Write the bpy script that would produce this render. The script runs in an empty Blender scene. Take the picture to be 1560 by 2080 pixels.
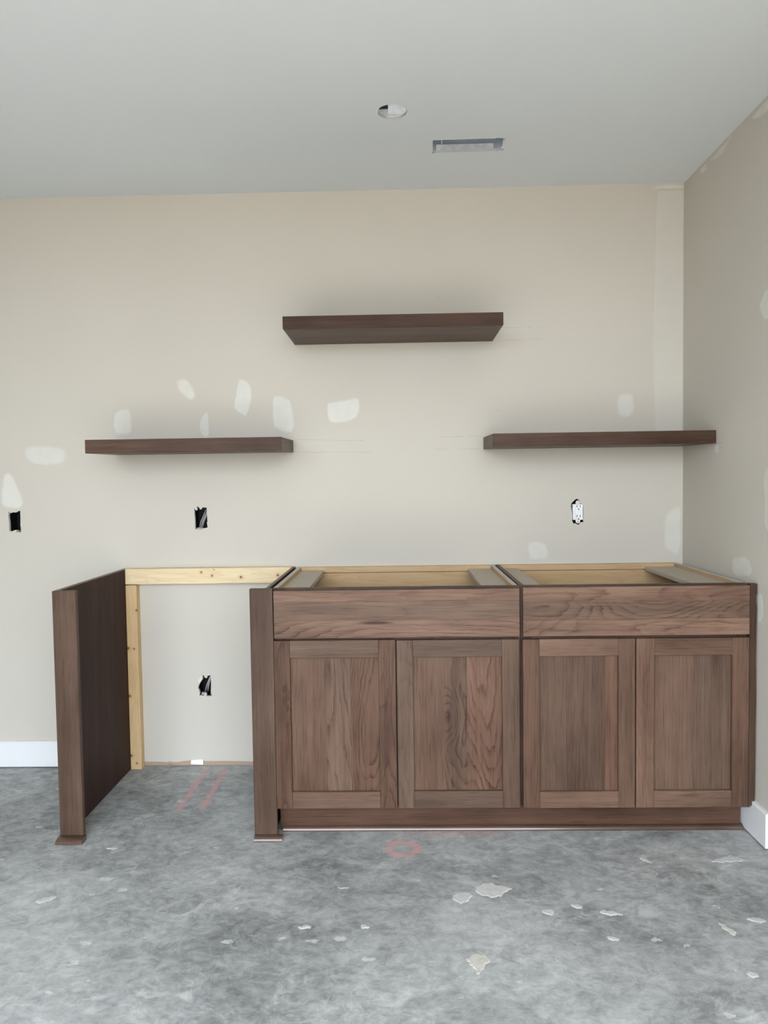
import bpy, bmesh, math, random
from mathutils import Vector, Matrix
from mathutils.geometry import tessellate_polygon

SC = bpy.context.scene
COL = SC.collection
PI = math.pi

# ------------------------------------------------------------------ camera
FPX = 1420.0                                   # focal length in pixels of the 1560 x 2080 frame
CAM_LOC = Vector((0.0, -3.014, 1.239))
YAW, PITCH, ROLL = -0.0216, -0.0431, -0.0144
cyw, syw, cp, sp = math.cos(YAW), math.sin(YAW), math.cos(PITCH), math.sin(PITCH)
FWD = Vector((syw * cp, cyw * cp, sp))
_r = Vector((cyw, -syw, 0.0))
_u = _r.cross(FWD)
RIGHT = math.cos(ROLL) * _r + math.sin(ROLL) * _u
UP = -math.sin(ROLL) * _r + math.cos(ROLL) * _u
cam_data = bpy.data.cameras.new('camera')
cam = bpy.data.objects.new('camera', cam_data)
COL.objects.link(cam)
m = Matrix((RIGHT, UP, -FWD)).transposed().to_4x4()
m.translation = CAM_LOC
cam.matrix_world = m
cam_data.sensor_fit = 'VERTICAL'
cam_data.sensor_height = 36.0
cam_data.lens = FPX * 36.0 / 2080.0
cam_data.clip_start = 0.05
SC.camera = cam

# ------------------------------------------------------------------ exposure
SC.view_settings.view_transform = 'Standard'
SC.view_settings.look = 'None'
SC.view_settings.gamma = 1.0
SC.view_settings.use_curve_mapping = False
SC.view_settings.exposure = 0.0

# ------------------------------------------------------------------ sky (cool overcast above, pale sunlit ground below the horizon)
SKY_STRENGTH = 8.0
world = bpy.data.worlds.new('sky')
SC.world = world
world.use_nodes = True
wt = world.node_tree
wt.nodes.clear()
w_out = wt.nodes.new('ShaderNodeOutputWorld')
w_bg = wt.nodes.new('ShaderNodeBackground')
w_tc = wt.nodes.new('ShaderNodeTexCoord')
w_sep = wt.nodes.new('ShaderNodeSeparateXYZ')
w_map = wt.nodes.new('ShaderNodeMapRange')
w_mix = wt.nodes.new('ShaderNodeMix')
w_mix.data_type = 'RGBA'
w_map.inputs['From Min'].default_value = -0.02
w_map.inputs['From Max'].default_value = 0.02
w_mix.inputs[6].default_value = (0.30, 0.28, 0.25, 1)     # pale ground
w_mix.inputs[7].default_value = (0.86, 0.95, 1.05, 1)    # overcast sky
w_bg.inputs['Strength'].default_value = SKY_STRENGTH
wt.links.new(w_tc.outputs['Generated'], w_sep.inputs[0])
wt.links.new(w_sep.outputs['Z'], w_map.inputs['Value'])
wt.links.new(w_map.outputs[0], w_mix.inputs[0])
wt.links.new(w_mix.outputs[2], w_bg.inputs['Color'])
wt.links.new(w_bg.outputs[0], w_out.inputs[0])

# ------------------------------------------------------------------ sun: falls through the opening onto the slab behind the camera
sun_data = bpy.data.lights.new('sun', 'SUN')
sun_data.energy = 21.0
sun_data.angle = math.radians(1.0)
sun_data.color = (1.0, 0.955, 0.89)
sun = bpy.data.objects.new('sun', sun_data)
COL.objects.link(sun)
sun.rotation_euler = Vector((-0.12, 0.50, -0.86)).to_track_quat('-Z', 'Y').to_euler()

# room size and its opening to the daylight
H = 2.473            # ceiling
XR = 1.213           # right wall
XL = -9.0             # left wall, the room runs on out of frame
YB = -3.75            # wall behind the camera
FRONT_OPEN = (-2.1, 1.2, 0.0, 2.44)      # x0 x1 z0 z1, wide opening behind the camera

def portal(name, loc, rot, sx, sy):
    L = bpy.data.lights.new(name, 'AREA')
    L.shape = 'RECTANGLE'
    L.size, L.size_y = sx, sy
    L.cycles.is_portal = True
    o = bpy.data.objects.new(name, L)
    COL.objects.link(o)
    o.location, o.rotation_euler = loc, rot
    return o

portal('daylight_opening', ((FRONT_OPEN[0] + FRONT_OPEN[1]) / 2, YB - 0.02, (FRONT_OPEN[2] + FRONT_OPEN[3]) / 2),
       (PI / 2, 0, 0), FRONT_OPEN[1] - FRONT_OPEN[0], FRONT_OPEN[3] - FRONT_OPEN[2])
bpy.data.objects['daylight_opening'].rotation_euler = (-PI / 2, PI, 0)
# ------------------------------------------------------------------ node helper
class NT:
    def __init__(self, name):
        self.m = bpy.data.materials.new(name)
        self.m.use_nodes = True
        self.t = self.m.node_tree
        self.t.nodes.clear()
        self.out = self.t.nodes.new('ShaderNodeOutputMaterial')
        self.b = self.t.nodes.new('ShaderNodeBsdfPrincipled')
        self.t.links.new(self.b.outputs[0], self.out.inputs[0])
    def put(self, sock, v):
        if isinstance(v, bpy.types.NodeSocket):
            self.t.links.new(v, sock)
        elif isinstance(v, (tuple, list)) and len(v) == 3 and sock.type == 'RGBA':
            sock.default_value = (*v, 1)
        else:
            sock.default_value = v
    def node(self, kind, **ins):
        n = self.t.nodes.new(kind)
        for k, v in ins.items():
            self.put(n.inputs[k], v)
        return n
    def math(self, op, a, b=0.0, c=None, clamp=False):
        n = self.t.nodes.new('ShaderNodeMath')
        n.operation = op
        n.use_clamp = clamp
        self.put(n.inputs[0], a)
        self.put(n.inputs[1], b)
        if c is not None:
            self.put(n.inputs[2], c)
        return n.outputs[0]
    def vec(self, op, a, b=(0, 0, 0)):
        n = self.t.nodes.new('ShaderNodeVectorMath')
        n.operation = op
        self.put(n.inputs[0], a)
        self.put(n.inputs[1], b)
        return n.outputs[1] if op in ('LENGTH', 'DISTANCE', 'DOT_PRODUCT') else n.outputs[0]
    def comb(self, x, y, z):
        n = self.t.nodes.new('ShaderNodeCombineXYZ')
        for i, v in enumerate((x, y, z)):
            self.put(n.inputs[i], v)
        return n.outputs[0]
    def sep(self, v):
        n = self.t.nodes.new('ShaderNodeSeparateXYZ')
        self.put(n.inputs[0], v)
        return n.outputs
    def obj(self):
        return self.t.nodes.new('ShaderNodeTexCoord').outputs['Object']
    def pos(self):
        return self.t.nodes.new('ShaderNodeNewGeometry').outputs['Position']
    def noise(self, v, scale, detail=3.0, rough=0.55, dist=0.0, colour=False):
        n = self.t.nodes.new('ShaderNodeTexNoise')
        self.put(n.inputs['Vector'], v)
        n.inputs['Scale'].default_value = scale
        n.inputs['Detail'].default_value = detail
        n.inputs['Roughness'].default_value = rough
        n.inputs['Distortion'].default_value = dist
        return n.outputs['Color'] if colour else n.outputs[0]
    def rng(self, v, a, b, c=0.0, d=1.0, smooth=False):
        n = self.t.nodes.new('ShaderNodeMapRange')
        if smooth:
            n.interpolation_type = 'SMOOTHSTEP'
        self.put(n.inputs['Value'], v)
        for k, q in (('From Min', a), ('From Max', b), ('To Min', c), ('To Max', d)):
            self.put(n.inputs[k], q)
        return n.outputs[0]
    def mix(self, f, a, b, mode='MIX'):
        n = self.t.nodes.new('ShaderNodeMix')
        n.data_type = 'RGBA'
        n.blend_type = mode
        self.put(n.inputs[0], f)
        self.put(n.inputs[6], a)
        self.put(n.inputs[7], b)
        return n.outputs[2]
    def scale(self, c, f):
        n = self.t.nodes.new('ShaderNodeVectorMath')
        n.operation = 'SCALE'
        self.put(n.inputs[0], c)
        self.put(n.inputs[3], f)
        return n.outputs[0]
    def attr(self, name, kind='OBJECT'):
        n = self.t.nodes.new('ShaderNodeAttribute')
        n.attribute_type = kind
        n.attribute_name = name
        return n.outputs['Fac']
    def bump(self, h, strength=0.2, dist=0.002):
        n = self.t.nodes.new('ShaderNodeBump')
        n.inputs['Strength'].default_value = strength
        n.inputs['Distance'].default_value = dist
        self.put(n.inputs['Height'], h)
        self.t.links.new(n.outputs[0], self.b.inputs['Normal'])
    def done(self, colour, rough=0.5, metal=0.0, spec=0.5):
        self.put(self.b.inputs['Base Color'], colour)
        self.put(self.b.inputs['Roughness'], rough)
        self.b.inputs['Metallic'].default_value = metal
        self.b.inputs['Specular IOR Level'].default_value = spec
        return self.m

def plain(name, colour, rough=0.6, metal=0.0, spec=0.5, vary=0.06, scale=30.0):
    n = NT(name)
    f = n.noise(n.obj(), scale, 3.0)
    c = n.scale(colour, n.rng(f, 0.25, 0.75, 1 - vary, 1 + vary))
    return n.done(c, rough, metal, spec)

# ------------------------------------------------------------------ materials
WALL_C = (0.592, 0.553, 0.486)
MUD_C = (0.705, 0.70, 0.645)

def wall_paint():
    n = NT('greige_wall_paint')
    p = n.pos()
    big = n.noise(p, 1.3, 2.0)
    fine = n.noise(p, 260.0, 2.0)
    c = n.scale(WALL_C, n.rng(big, 0.3, 0.7, 0.975, 1.02))
    n.bump(fine, 0.12, 0.001)
    return n.done(c, 0.75, spec=0.25)

def joint_compound():
    n = NT('joint_compound')
    p = n.pos()
    f = n.attr('fade', 'GEOMETRY')
    nz = n.noise(p, 22.0, 4.0, 0.6)
    g = n.rng(n.math('ADD', f, n.math('MULTIPLY', n.math('SUBTRACT', nz, 0.5), 0.8)), 0.1, 0.95, 0, 1, True)
    c = n.mix(n.math('MULTIPLY', g, n.attr('cover')), WALL_C, n.scale(MUD_C, n.rng(nz, 0.3, 0.7, 0.96, 1.03)))
    n.bump(n.noise(p, 160.0, 2.0), 0.1, 0.001)
    return n.done(c, 0.8, spec=0.2)

def ceiling_paint():
    n = NT('flat_white_ceiling_paint')
    p = n.pos()
    c = n.scale((0.70, 0.73, 0.74), n.rng(n.noise(p, 1.1, 2.0), 0.3, 0.7, 0.98, 1.02))
    n.bump(n.noise(p, 300.0, 2.0), 0.12, 0.001)
    return n.done(c, 0.85, spec=0.2)

def concrete():
    n = NT('bare_concrete')
    p = n.pos()
    s = n.sep(p)
    st = n.comb(n.math('MULTIPLY', s[0], 1.0), n.math('MULTIPLY', s[1], 1.35), 0.0)
    big = n.noise(st, 1.25, 3.0, 0.55, 0.5)
    mid = n.noise(st, 5.0, 5.0, 0.62, 0.9)
    fine = n.noise(st, 26.0, 6.0, 0.68, 0.6)
    grit = n.noise(st, 190.0, 2.0)
    v = n.math('ADD', n.math('MULTIPLY', big, 0.46), n.math('MULTIPLY', mid, 0.36))
    v = n.math('ADD', v, n.math('MULTIPLY', fine, 0.18))
    v = n.rng(v, 0.385, 0.625)
    clump = n.noise(n.vec('ADD', st, n.scale(n.noise(st, 9.0, 3.0, colour=True), 0.12)), 25.0, 8.0, 0.74)
    v = n.math('ADD', n.math('MULTIPLY', v, 0.62), n.math('MULTIPLY', n.rng(clump, 0.38, 0.62), 0.38))
    c = n.mix(v, (0.165, 0.171, 0.170), (0.610, 0.622, 0.610))
    dust = n.math('MULTIPLY', n.rng(n.noise(n.vec('ADD', st, (3.1, 5.7, 0)), 11.0, 6.0, 0.7, 1.2), 0.53, 0.66), n.rng(n.noise(n.vec('ADD', st, (9.1, 1.7, 0)), 2.4, 2.0), 0.42, 0.60))
    c = n.mix(n.math('MULTIPLY', dust, 0.55), c, (0.68, 0.685, 0.67))
    # trowel swirls and scuffs
    sw = n.noise(n.vec('ADD', st, n.scale(n.noise(st, 2.2, 2.0, colour=True), 0.5)), 9.0, 2.0, 0.5, 2.0)
    line = n.math('ABSOLUTE', n.math('SUBTRACT', sw, 0.5))
    scuff = n.math('MULTIPLY', n.rng(line, 0.012, 0.0), n.rng(n.noise(st, 3.0, 2.0), 0.48, 0.62))
    c = n.mix(n.math('MULTIPLY', scuff, 0.40), c, (0.62, 0.62, 0.61))
    dk = n.math('MULTIPLY', n.rng(n.noise(n.vec('ADD', st, (7.3, 2.1, 0)), 3.6, 4.0, 0.6, 1.0), 0.54, 0.72), 0.40)
    c = n.mix(dk, c, (0.17, 0.175, 0.185))
    # small specks of dried mud
    vo = n.t.nodes.new('ShaderNodeTexVoronoi')
    n.put(vo.inputs['Vector'], n.vec('ADD', n.vec('MULTIPLY', st, (1.0, 1.2, 1.0)), n.scale(n.noise(st, 55.0, 3.0, 0.6, colour=True), 0.035)))
    vo.inputs['Scale'].default_value = 13.0
    rnd = n.sep(vo.outputs['Color'])[0]
    rad = n.math('MULTIPLY', n.math('POWER', n.rng(rnd, 0.40, 1.0), 3.0), 0.27)
    speck = n.rng(n.math('SUBTRACT', rad, vo.outputs['Distance']), 0.0, 0.03)
    speck = n.math('MULTIPLY', speck, n.rng(n.noise(st, 30.0, 3.0, 0.7), 0.38, 0.52))
    c = n.mix(n.math('MULTIPLY', speck, 0.75), c, (0.66, 0.67, 0.65))
    # red marking paint: two layout lines, a ring, overspray along the toe kick
    wob = n.sep(n.noise(p, 35.0, 3.0, 0.6, colour=True))
    px = n.math('ADD', s[0], n.math('MULTIPLY', n.math('SUBTRACT', wob[0], 0.5), 0.03))
    py = n.math('ADD', s[1], n.math('MULTIPLY', n.math('SUBTRACT', wob[1], 0.5), 0.03))
    patchy = n.rng(n.noise(p, 48.0, 4.0, 0.65), 0.36, 0.62)
    red = None
    for (x0, y0, x1, y1, w) in ((-0.853, -0.05, -0.858, -0.43, 0.017), (-0.772, -0.042, -0.767, -0.405, 0.016)):
        t = n.rng(py, y0, y1)
        cx = n.math('ADD', x0, n.math('MULTIPLY', t, x1 - x0))
        d = n.math('ABSOLUTE', n.math('SUBTRACT', px, cx))
        k = n.rng(d, w, w * 0.35)
        k = n.math('MULTIPLY', k, n.math('MULTIPLY', n.rng(py, y1 - 0.02, y1 + 0.02), n.rng(py, y0 + 0.015, y0 - 0.01)))
        red = k if red is None else n.math('MAXIMUM', red, k)
    dx = n.math('DIVIDE', n.math('SUBTRACT', px, -0.001), 0.047)
    dy = n.math('DIVIDE', n.math('SUBTRACT', py, -0.703), 0.043)
    rr = n.math('SQRT', n.math('ADD', n.math('MULTIPLY', dx, dx), n.math('MULTIPLY', dy, dy)))
    ring = n.rng(n.math('ABSOLUTE', n.math('SUBTRACT', rr, 1.0)), 0.42, 0.12)
    ovs = n.math('MULTIPLY', n.rng(py, -0.645, -0.60), n.math('MULTIPLY', n.rng(px, -0.05, 0.10), n.rng(px, 0.40, 0.30)))
    red = n.math('MAXIMUM', red, ring)
    red = n.math('MULTIPLY', red, n.rng(patchy, 0, 1, 0.35, 1.0))
    red = n.math('MAXIMUM', red, n.math('MULTIPLY', ovs, n.math('MULTIPLY', patchy, 0.55)))
    c = n.mix(n.math('MULTIPLY', red, 0.92), c, (0.70, 0.35, 0.35))
    n.bump(n.math('ADD', n.math('MULTIPLY', fine, 0.6), n.math('MULTIPLY', grit, 0.4)), 0.25, 0.002)
    return n.done(c, n.rng(fine, 0.3, 0.7, 0.50, 0.70), spec=0.4)

def stained_wood(name, axis, dark=False, gloss=False):
    """brown stained hickory; tone / red / fig / seed are properties of each board."""
    n = NT(name)
    o = n.vec('ADD', n.obj(), n.comb(n.math('MULTIPLY', n.attr('seed'), 3.17), n.math('MULTIPLY', n.attr('seed'), 1.93), n.math('MULTIPLY', n.attr('seed'), 2.41)))
    def st(across, along):
        v = [across] * 3
        v['xyz'.index(axis)] = along
        return n.vec('MULTIPLY', o, tuple(v))
    band = n.noise(st(14.0, 0.9), 1.0, 2.0)
    cloud = n.noise(st(7.0, 3.2), 1.0, 3.0)
    warp = n.noise(st(34.0, 9.0), 1.0, 4.0, 0.6)
    field = n.math('ADD', n.noise(st(6.5, 1.15), 1.0, 0.6, 0.4), n.math('MULTIPLY', warp, 0.060))
    # swirl of grain round a knot (ka strength, kr size, at ku along and kv across the grain)
    pp = n.sep(n.pos())
    along, across = (pp[0], pp[2]) if axis == 'x' else ((pp[2], pp[0]) if axis == 'z' else (pp[1], pp[0]))
    kr = n.math('ADD', n.attr('kr'), 0.0001)
    ea = n.math('DIVIDE', n.math('SUBTRACT', along, n.attr('ku')), n.math('MULTIPLY', kr, n.math('ADD', 2.2, n.attr('kasp'))))
    eb = n.math('DIVIDE', n.math('SUBTRACT', across, n.attr('kv')), kr)
    kd = n.math('SQRT', n.math('ADD', n.math('MULTIPLY', ea, ea), n.math('MULTIPLY', eb, eb)))
    field = n.math('ADD', field, n.math('MULTIPLY', n.rng(kd, 1.0, 0.0, 0.0, 1.0, True), n.attr('ka')))
    rings = n.math('FRACT', n.math('MULTIPLY', field, 24.0))
    line = n.math('MULTIPLY', n.math('POWER', n.rng(rings, 0.30, 0.92), 2.2), n.rng(rings, 1.0, 0.95))
    line = n.math('MULTIPLY', line, n.rng(n.noise(st(60.0, 5.0), 1.0, 3.0), 0.30, 0.60))
    pore = n.rng(n.noise(st(300.0, 9.0), 1.0, 2.0), 0.50, 0.70)
    streak = n.rng(n.noise(st(110.0, 2.2), 1.0, 3.0), 0.35, 0.70)
    if dark:
        lo, hi = (0.046, 0.0255, 0.0205), (0.062, 0.036, 0.030)
    else:
        lo, hi = (0.086, 0.0485, 0.0325), (0.180, 0.109, 0.077)
    v = n.math('ADD', n.math('MULTIPLY', band, 0.5), n.math('MULTIPLY', cloud, 0.5))
    c = n.mix(n.rng(v, 0.33, 0.66), lo, hi)
    c = n.mix(n.math('MULTIPLY', streak, 0.42), c, n.scale(c, 0.60))
    c = n.mix(n.math('MULTIPLY', pore, 0.62), c, n.scale(c, 0.50))
    c = n.mix(n.math('MULTIPLY', line, n.attr('fig')), c, n.vec('MULTIPLY', c, (0.42, 0.32, 0.29)))
    c = n.mix(n.math('MULTIPLY', n.rng(kd, 0.42, 0.18), n.attr('kdark')), c, n.vec('MULTIPLY', c, (0.30, 0.26, 0.25)))
    c = n.vec('MULTIPLY', c, n.comb(n.math('ADD', 1.0, n.math('MULTIPLY', n.attr('red'), 0.22)), 1.0,
                                    n.math('SUBTRACT', 1.0, n.math('MULTIPLY', n.attr('red'), 0.10))))
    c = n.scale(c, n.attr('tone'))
    n.bump(n.math('SUBTRACT', 1.0, pore), 0.08, 0.0006)
    if gloss:
        return n.done(c, 0.16, spec=1.0)
    return n.done(c, 0.55 if dark else 0.42, spec=0.10 if dark else 0.14)

def pine(name, axis, colour, knots=()):
    n = NT(name)
    p = n.pos()
    v = [9.0] * 3
    v['xyz'.index(axis)] = 0.8
    a = n.vec('MULTIPLY', p, tuple(v))
    g = n.noise(a, 2.0, 3.0, 0.5, 0.6)
    rings = n.math('FRACT', n.math('MULTIPLY', g, 8.0))
    v2 = [260.0] * 3
    v2['xyz'.index(axis)] = 8.0
    fib = n.noise(n.vec('MULTIPLY', p, tuple(v2)), 1.0, 2.0)
    c = n.mix(n.rng(g, 0.3, 0.7), colour, tuple(q * k for q, k in zip(colour, (1.12, 1.16, 1.25))))
    c = n.mix(n.math('MULTIPLY', n.rng(rings, 0.6, 0.95), 0.22), c, tuple(q * k for q, k in zip(colour, (0.75, 0.62, 0.5))))
    c = n.scale(c, n.rng(fib, 0.3, 0.7, 0.93, 1.05))
    for (kx, ky, kz, r) in knots:
        d = n.vec('DISTANCE', n.vec('ADD', p, n.scale(n.vec('SUBTRACT', n.noise(p, 60.0, 2.0, colour=True), (0.5, 0.5, 0.5)), 0.006)), (kx, ky, kz))
        c = n.mix(n.math('MULTIPLY', n.rng(d, r * 2.6, r), 0.35), c, (0.45, 0.25, 0.10))
        c = n.mix(n.math('MULTIPLY', n.rng(d, r, r * 0.5), 0.9), c, (0.13, 0.065, 0.03))
    return n.done(c, 0.6, spec=0.3)

M = {}
M['wall'] = wall_paint()
M['mud'] = joint_compound()
M['ceiling'] = ceiling_paint()
M['concrete'] = concrete()
M['wood_x'] = stained_wood('stained_hickory_level_grain', 'x')
M['wood_y'] = stained_wood('stained_hickory_depth_grain', 'y')
M['wood_z'] = stained_wood('stained_hickory_upright_grain', 'z')
M['moulding'] = stained_wood('glossy_stained_moulding', 'x', False, True)
M['veneer'] = stained_wood('dark_veneer', 'z', True)
M['gypsum'] = plain('torn_gypsum_edge', (0.72, 0.71, 0.68), 0.9)
M['ceiling_edge'] = plain('cut_ceiling_board', (0.50, 0.50, 0.49), 0.9)
M['trim'] = plain('white_trim_paint', (0.80, 0.80, 0.805), 0.4, vary=0.01)
M['plaster'] = plain('dried_plaster', (0.58, 0.58, 0.56), 0.85, vary=0.10, scale=60)
M['cream_plaster'] = plain('dried_cream_plaster', (0.58, 0.565, 0.50), 0.85, vary=0.14, scale=70)
M['pencil'] = plain('pencil_graphite', (0.36, 0.33, 0.30), 0.6, vary=0.15, scale=200)
M['plastic_black'] = plain('black_plastic', (0.006, 0.006, 0.0065), 0.6, spec=0.15)
M['cable_grey'] = plain('grey_cable_sheath', (0.33, 0.31, 0.31), 0.5)
M['plastic_white'] = plain('white_plastic', (0.86, 0.87, 0.88), 0.3, vary=0.01)
M['slot'] = plain('slot_shadow', (0.10, 0.10, 0.11), 0.5)
M['steel'] = plain('zinc_steel', (0.55, 0.55, 0.56), 0.4, 0.9)
M['duct'] = plain('galvanised_duct', (0.26, 0.285, 0.31), 0.5, 0.2, vary=0.10, scale=25)
M['duct_lit'] = plain('lit_duct_tone', (0.50, 0.50, 0.49), 0.6, vary=0.22, scale=40)  # paler duct tone, light on the lower inner faces put into colour
M['cavity'] = plain('shaded_cavity_tone', (0.05, 0.05, 0.048), 0.9)  # near black, the shade of the deep cavity put into the colour
M['batt'] = plain('white_paper_facing', (0.66, 0.66, 0.655), 0.8, vary=0.14, scale=55)
M['scrap'] = plain('white_card', (0.90, 0.90, 0.89), 0.7, vary=0.01)
M['ply_tan'] = pine('birch_ply_interior', 'x', (0.52, 0.345, 0.18))
M['ply_tan_y'] = pine('birch_ply_side', 'y', (0.46, 0.315, 0.18))
M['ply_edge'] = pine('ply_edge_raw', 'y', (0.52, 0.47, 0.385))
M['brace'] = plain('particle_board_brace', (0.47, 0.41, 0.325), 0.7, vary=0.10, scale=120)
M['beam'] = pine('fresh_pine_level', 'x', (0.72, 0.56, 0.335),
                 ((-0.855, -0.038, 0.862, 0.005), (-0.808, -0.038, 0.846, 0.005), (-0.683, -0.038, 0.839, 0.0065), (-0.523, -0.038, 0.846, 0.006), (-0.80, -0.038, 0.872, 0.003)))
M['stud'] = pine('fresh_pine_upright', 'z', (0.64, 0.44, 0.225),
                 ((-1.181, -0.038, 0.535, 0.008), (-1.155, -0.038, 0.532, 0.005), (-1.182, -0.038, 0.325, 0.008), (-1.182, -0.038, 0.062, 0.008), (-1.158, -0.038, 0.028, 0.005), (-1.139, -0.038, 0.70, 0.006)))
M['plate'] = pine('sole_plate_wood', 'x', (0.40, 0.285, 0.205))

# ------------------------------------------------------------------ mesh helpers
def link(name, bm, mats, parent=None, smooth=False):
    me = bpy.data.meshes.new(name)
    bmesh.ops.recalc_face_normals(bm, faces=bm.faces[:]) if not getattr(bm, '_keep', False) else None
    bm.to_mesh(me)
    bm.free()
    for q in (mats if isinstance(mats, (list, tuple)) else (mats,)):
        me.materials.append(q)
    if smooth:
        for p in me.polygons:
            p.use_smooth = True
    o = bpy.data.objects.new(name, me)
    COL.objects.link(o)
    if parent is not None:
        o.parent = parent
    return o

def base(o):
    """where an object's local zero stands in the room"""
    v = Vector((0, 0, 0))
    while o is not None:
        v += o.location
        o = o.parent
    return v

def add_box(bm, x0, x1, y0, y1, z0, z1, bevel=0.0, mat=0):
    r = bmesh.ops.create_cube(bm, size=1.0)
    vs = r['verts']
    for v in vs:
        v.co = Vector(((x0 + x1) / 2 + v.co.x * (x1 - x0), (y0 + y1) / 2 + v.co.y * (y1 - y0), (z0 + z1) / 2 + v.co.z * (z1 - z0)))
    fs = {f for v in vs for f in v.link_faces}
    for f in fs:
        f.material_index = mat
    if bevel > 0:
        es = {e for v in vs for e in v.link_edges}
        bmesh.ops.bevel(bm, geom=list(es), offset=bevel, segments=1, affect='EDGES', profile=0.5)

_seed = [0]
def props(o, tone=1.0, red=0.0, fig=0.5, seed=None, knot=None):
    _seed[0] += 1
    o['tone'] = float(tone)
    o['red'] = float(red)
    o['fig'] = float(fig)
    if knot:
        for k, v in zip(('ku', 'kv', 'kr', 'ka', 'kdark', 'kasp'), knot):
            o[k] = float(v)
    o['seed'] = float(seed if seed is not None else _seed[0] * 0.731)
    return o

def box(name, parent, lim, mat, bevel=0.001, **kw):
    """box by room coordinates, kept local to its parent"""
    b = base(parent) if parent is not None else Vector((0, 0, 0))
    x0, x1, y0, y1, z0, z1 = lim
    bm = bmesh.new()
    add_box(bm, x0 - b.x, x1 - b.x, y0 - b.y, y1 - b.y, z0 - b.z, z1 - b.z, bevel)
    o = link(name, bm, mat, parent)
    return props(o, **kw)

def prism(name, parent, prof, axis, a0, a1, mat, **kw):
    """profile (list of 2D points in the plane across axis) drawn out along axis"""
    b = base(parent) if parent is not None else Vector((0, 0, 0))
    def pt(u, v, a):
        q = {'x': (a, u, v), 'y': (u, a, v), 'z': (u, v, a)}[axis]
        return Vector(q) - b
    bm = bmesh.new()
    A = [bm.verts.new(pt(u, v, a0)) for u, v in prof]
    B = [bm.verts.new(pt(u, v, a1)) for u, v in prof]
    k = len(prof)
    for i in range(k):
        bm.faces.new((A[i], A[(i + 1) % k], B[(i + 1) % k], B[i]))
    bm.faces.new(A)
    bm.faces.new(B)
    o = link(name, bm, mat, parent)
    return props(o, **kw)

def tube(name, parent, pts, r, mat, sides=8):
    b = base(parent) if parent is not None else Vector((0, 0, 0))
    pts = [Vector(p) - b for p in pts]
    bm = bmesh.new()
    rings = []
    for i, p in enumerate(pts):
        d = (pts[min(i + 1, len(pts) - 1)] - pts[max(i - 1, 0)]).normalized()
        s = d.cross(Vector((0, 1, 0.1))).normalized()
        t = d.cross(s).normalized()
        rings.append([bm.verts.new(p + r * (math.cos(2 * PI * k / sides) * s + math.sin(2 * PI * k / sides) * t)) for k in range(sides)])
    for a, c in zip(rings, rings[1:]):
        for k in range(sides):
            bm.faces.new((a[k], a[(k + 1) % sides], c[(k + 1) % sides], c[k]))
    bm.faces.new(rings[0])
    bm.faces.new(rings[-1])
    return link(name, bm, mat, parent, smooth=True)

def thing(name, label, cat, loc, group=None):
    o = bpy.data.objects.new(name, None)
    o.empty_display_size = 0.05
    COL.objects.link(o)
    o.location = loc
    o['label'] = label
    o['category'] = cat
    if group:
        o['group'] = group
    return o

def tag(o, label, cat, group=None):
    o['label'] = label
    o['category'] = cat
    if group:
        o['group'] = group
    return o

def panel(name, outer, holes, to3d, depth, mats):
    """flat board with holes; to3d(u, v, d) puts a board point into the room, d = distance behind the face"""
    loops = [[Vector((u, v, 0)) for u, v in L] for L in [outer] + list(holes)]
    flat = [p for L in loops for p in L]
    tris = tessellate_polygon(loops)
    bm = bmesh.new()
    F = [bm.verts.new(to3d(p.x, p.y, 0.0)) for p in flat]
    Bk = [bm.verts.new(to3d(p.x, p.y, depth)) for p in flat]
    for a, b, c in tris:
        bm.faces.new((F[a], F[b], F[c]))
    i = 0
    for L in loops:
        k = len(L)
        for j in range(k):
            a, b = i + j, i + (j + 1) % k
            bm.faces.new((F[a], F[b], Bk[b], Bk[a])).material_index = 1
        i += k
    o = link(name, bm, mats)
    o['kind'] = 'structure'
    return o

def smooth_loop(pts, n=2):
    for _ in range(n):
        out = []
        for i, p in enumerate(pts):
            q = pts[(i + 1) % len(pts)]
            out.append((p[0] * 0.78 + q[0] * 0.22, p[1] * 0.78 + q[1] * 0.22))
            out.append((p[0] * 0.22 + q[0] * 0.78, p[1] * 0.22 + q[1] * 0.78))
        pts = out
    return pts

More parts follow.
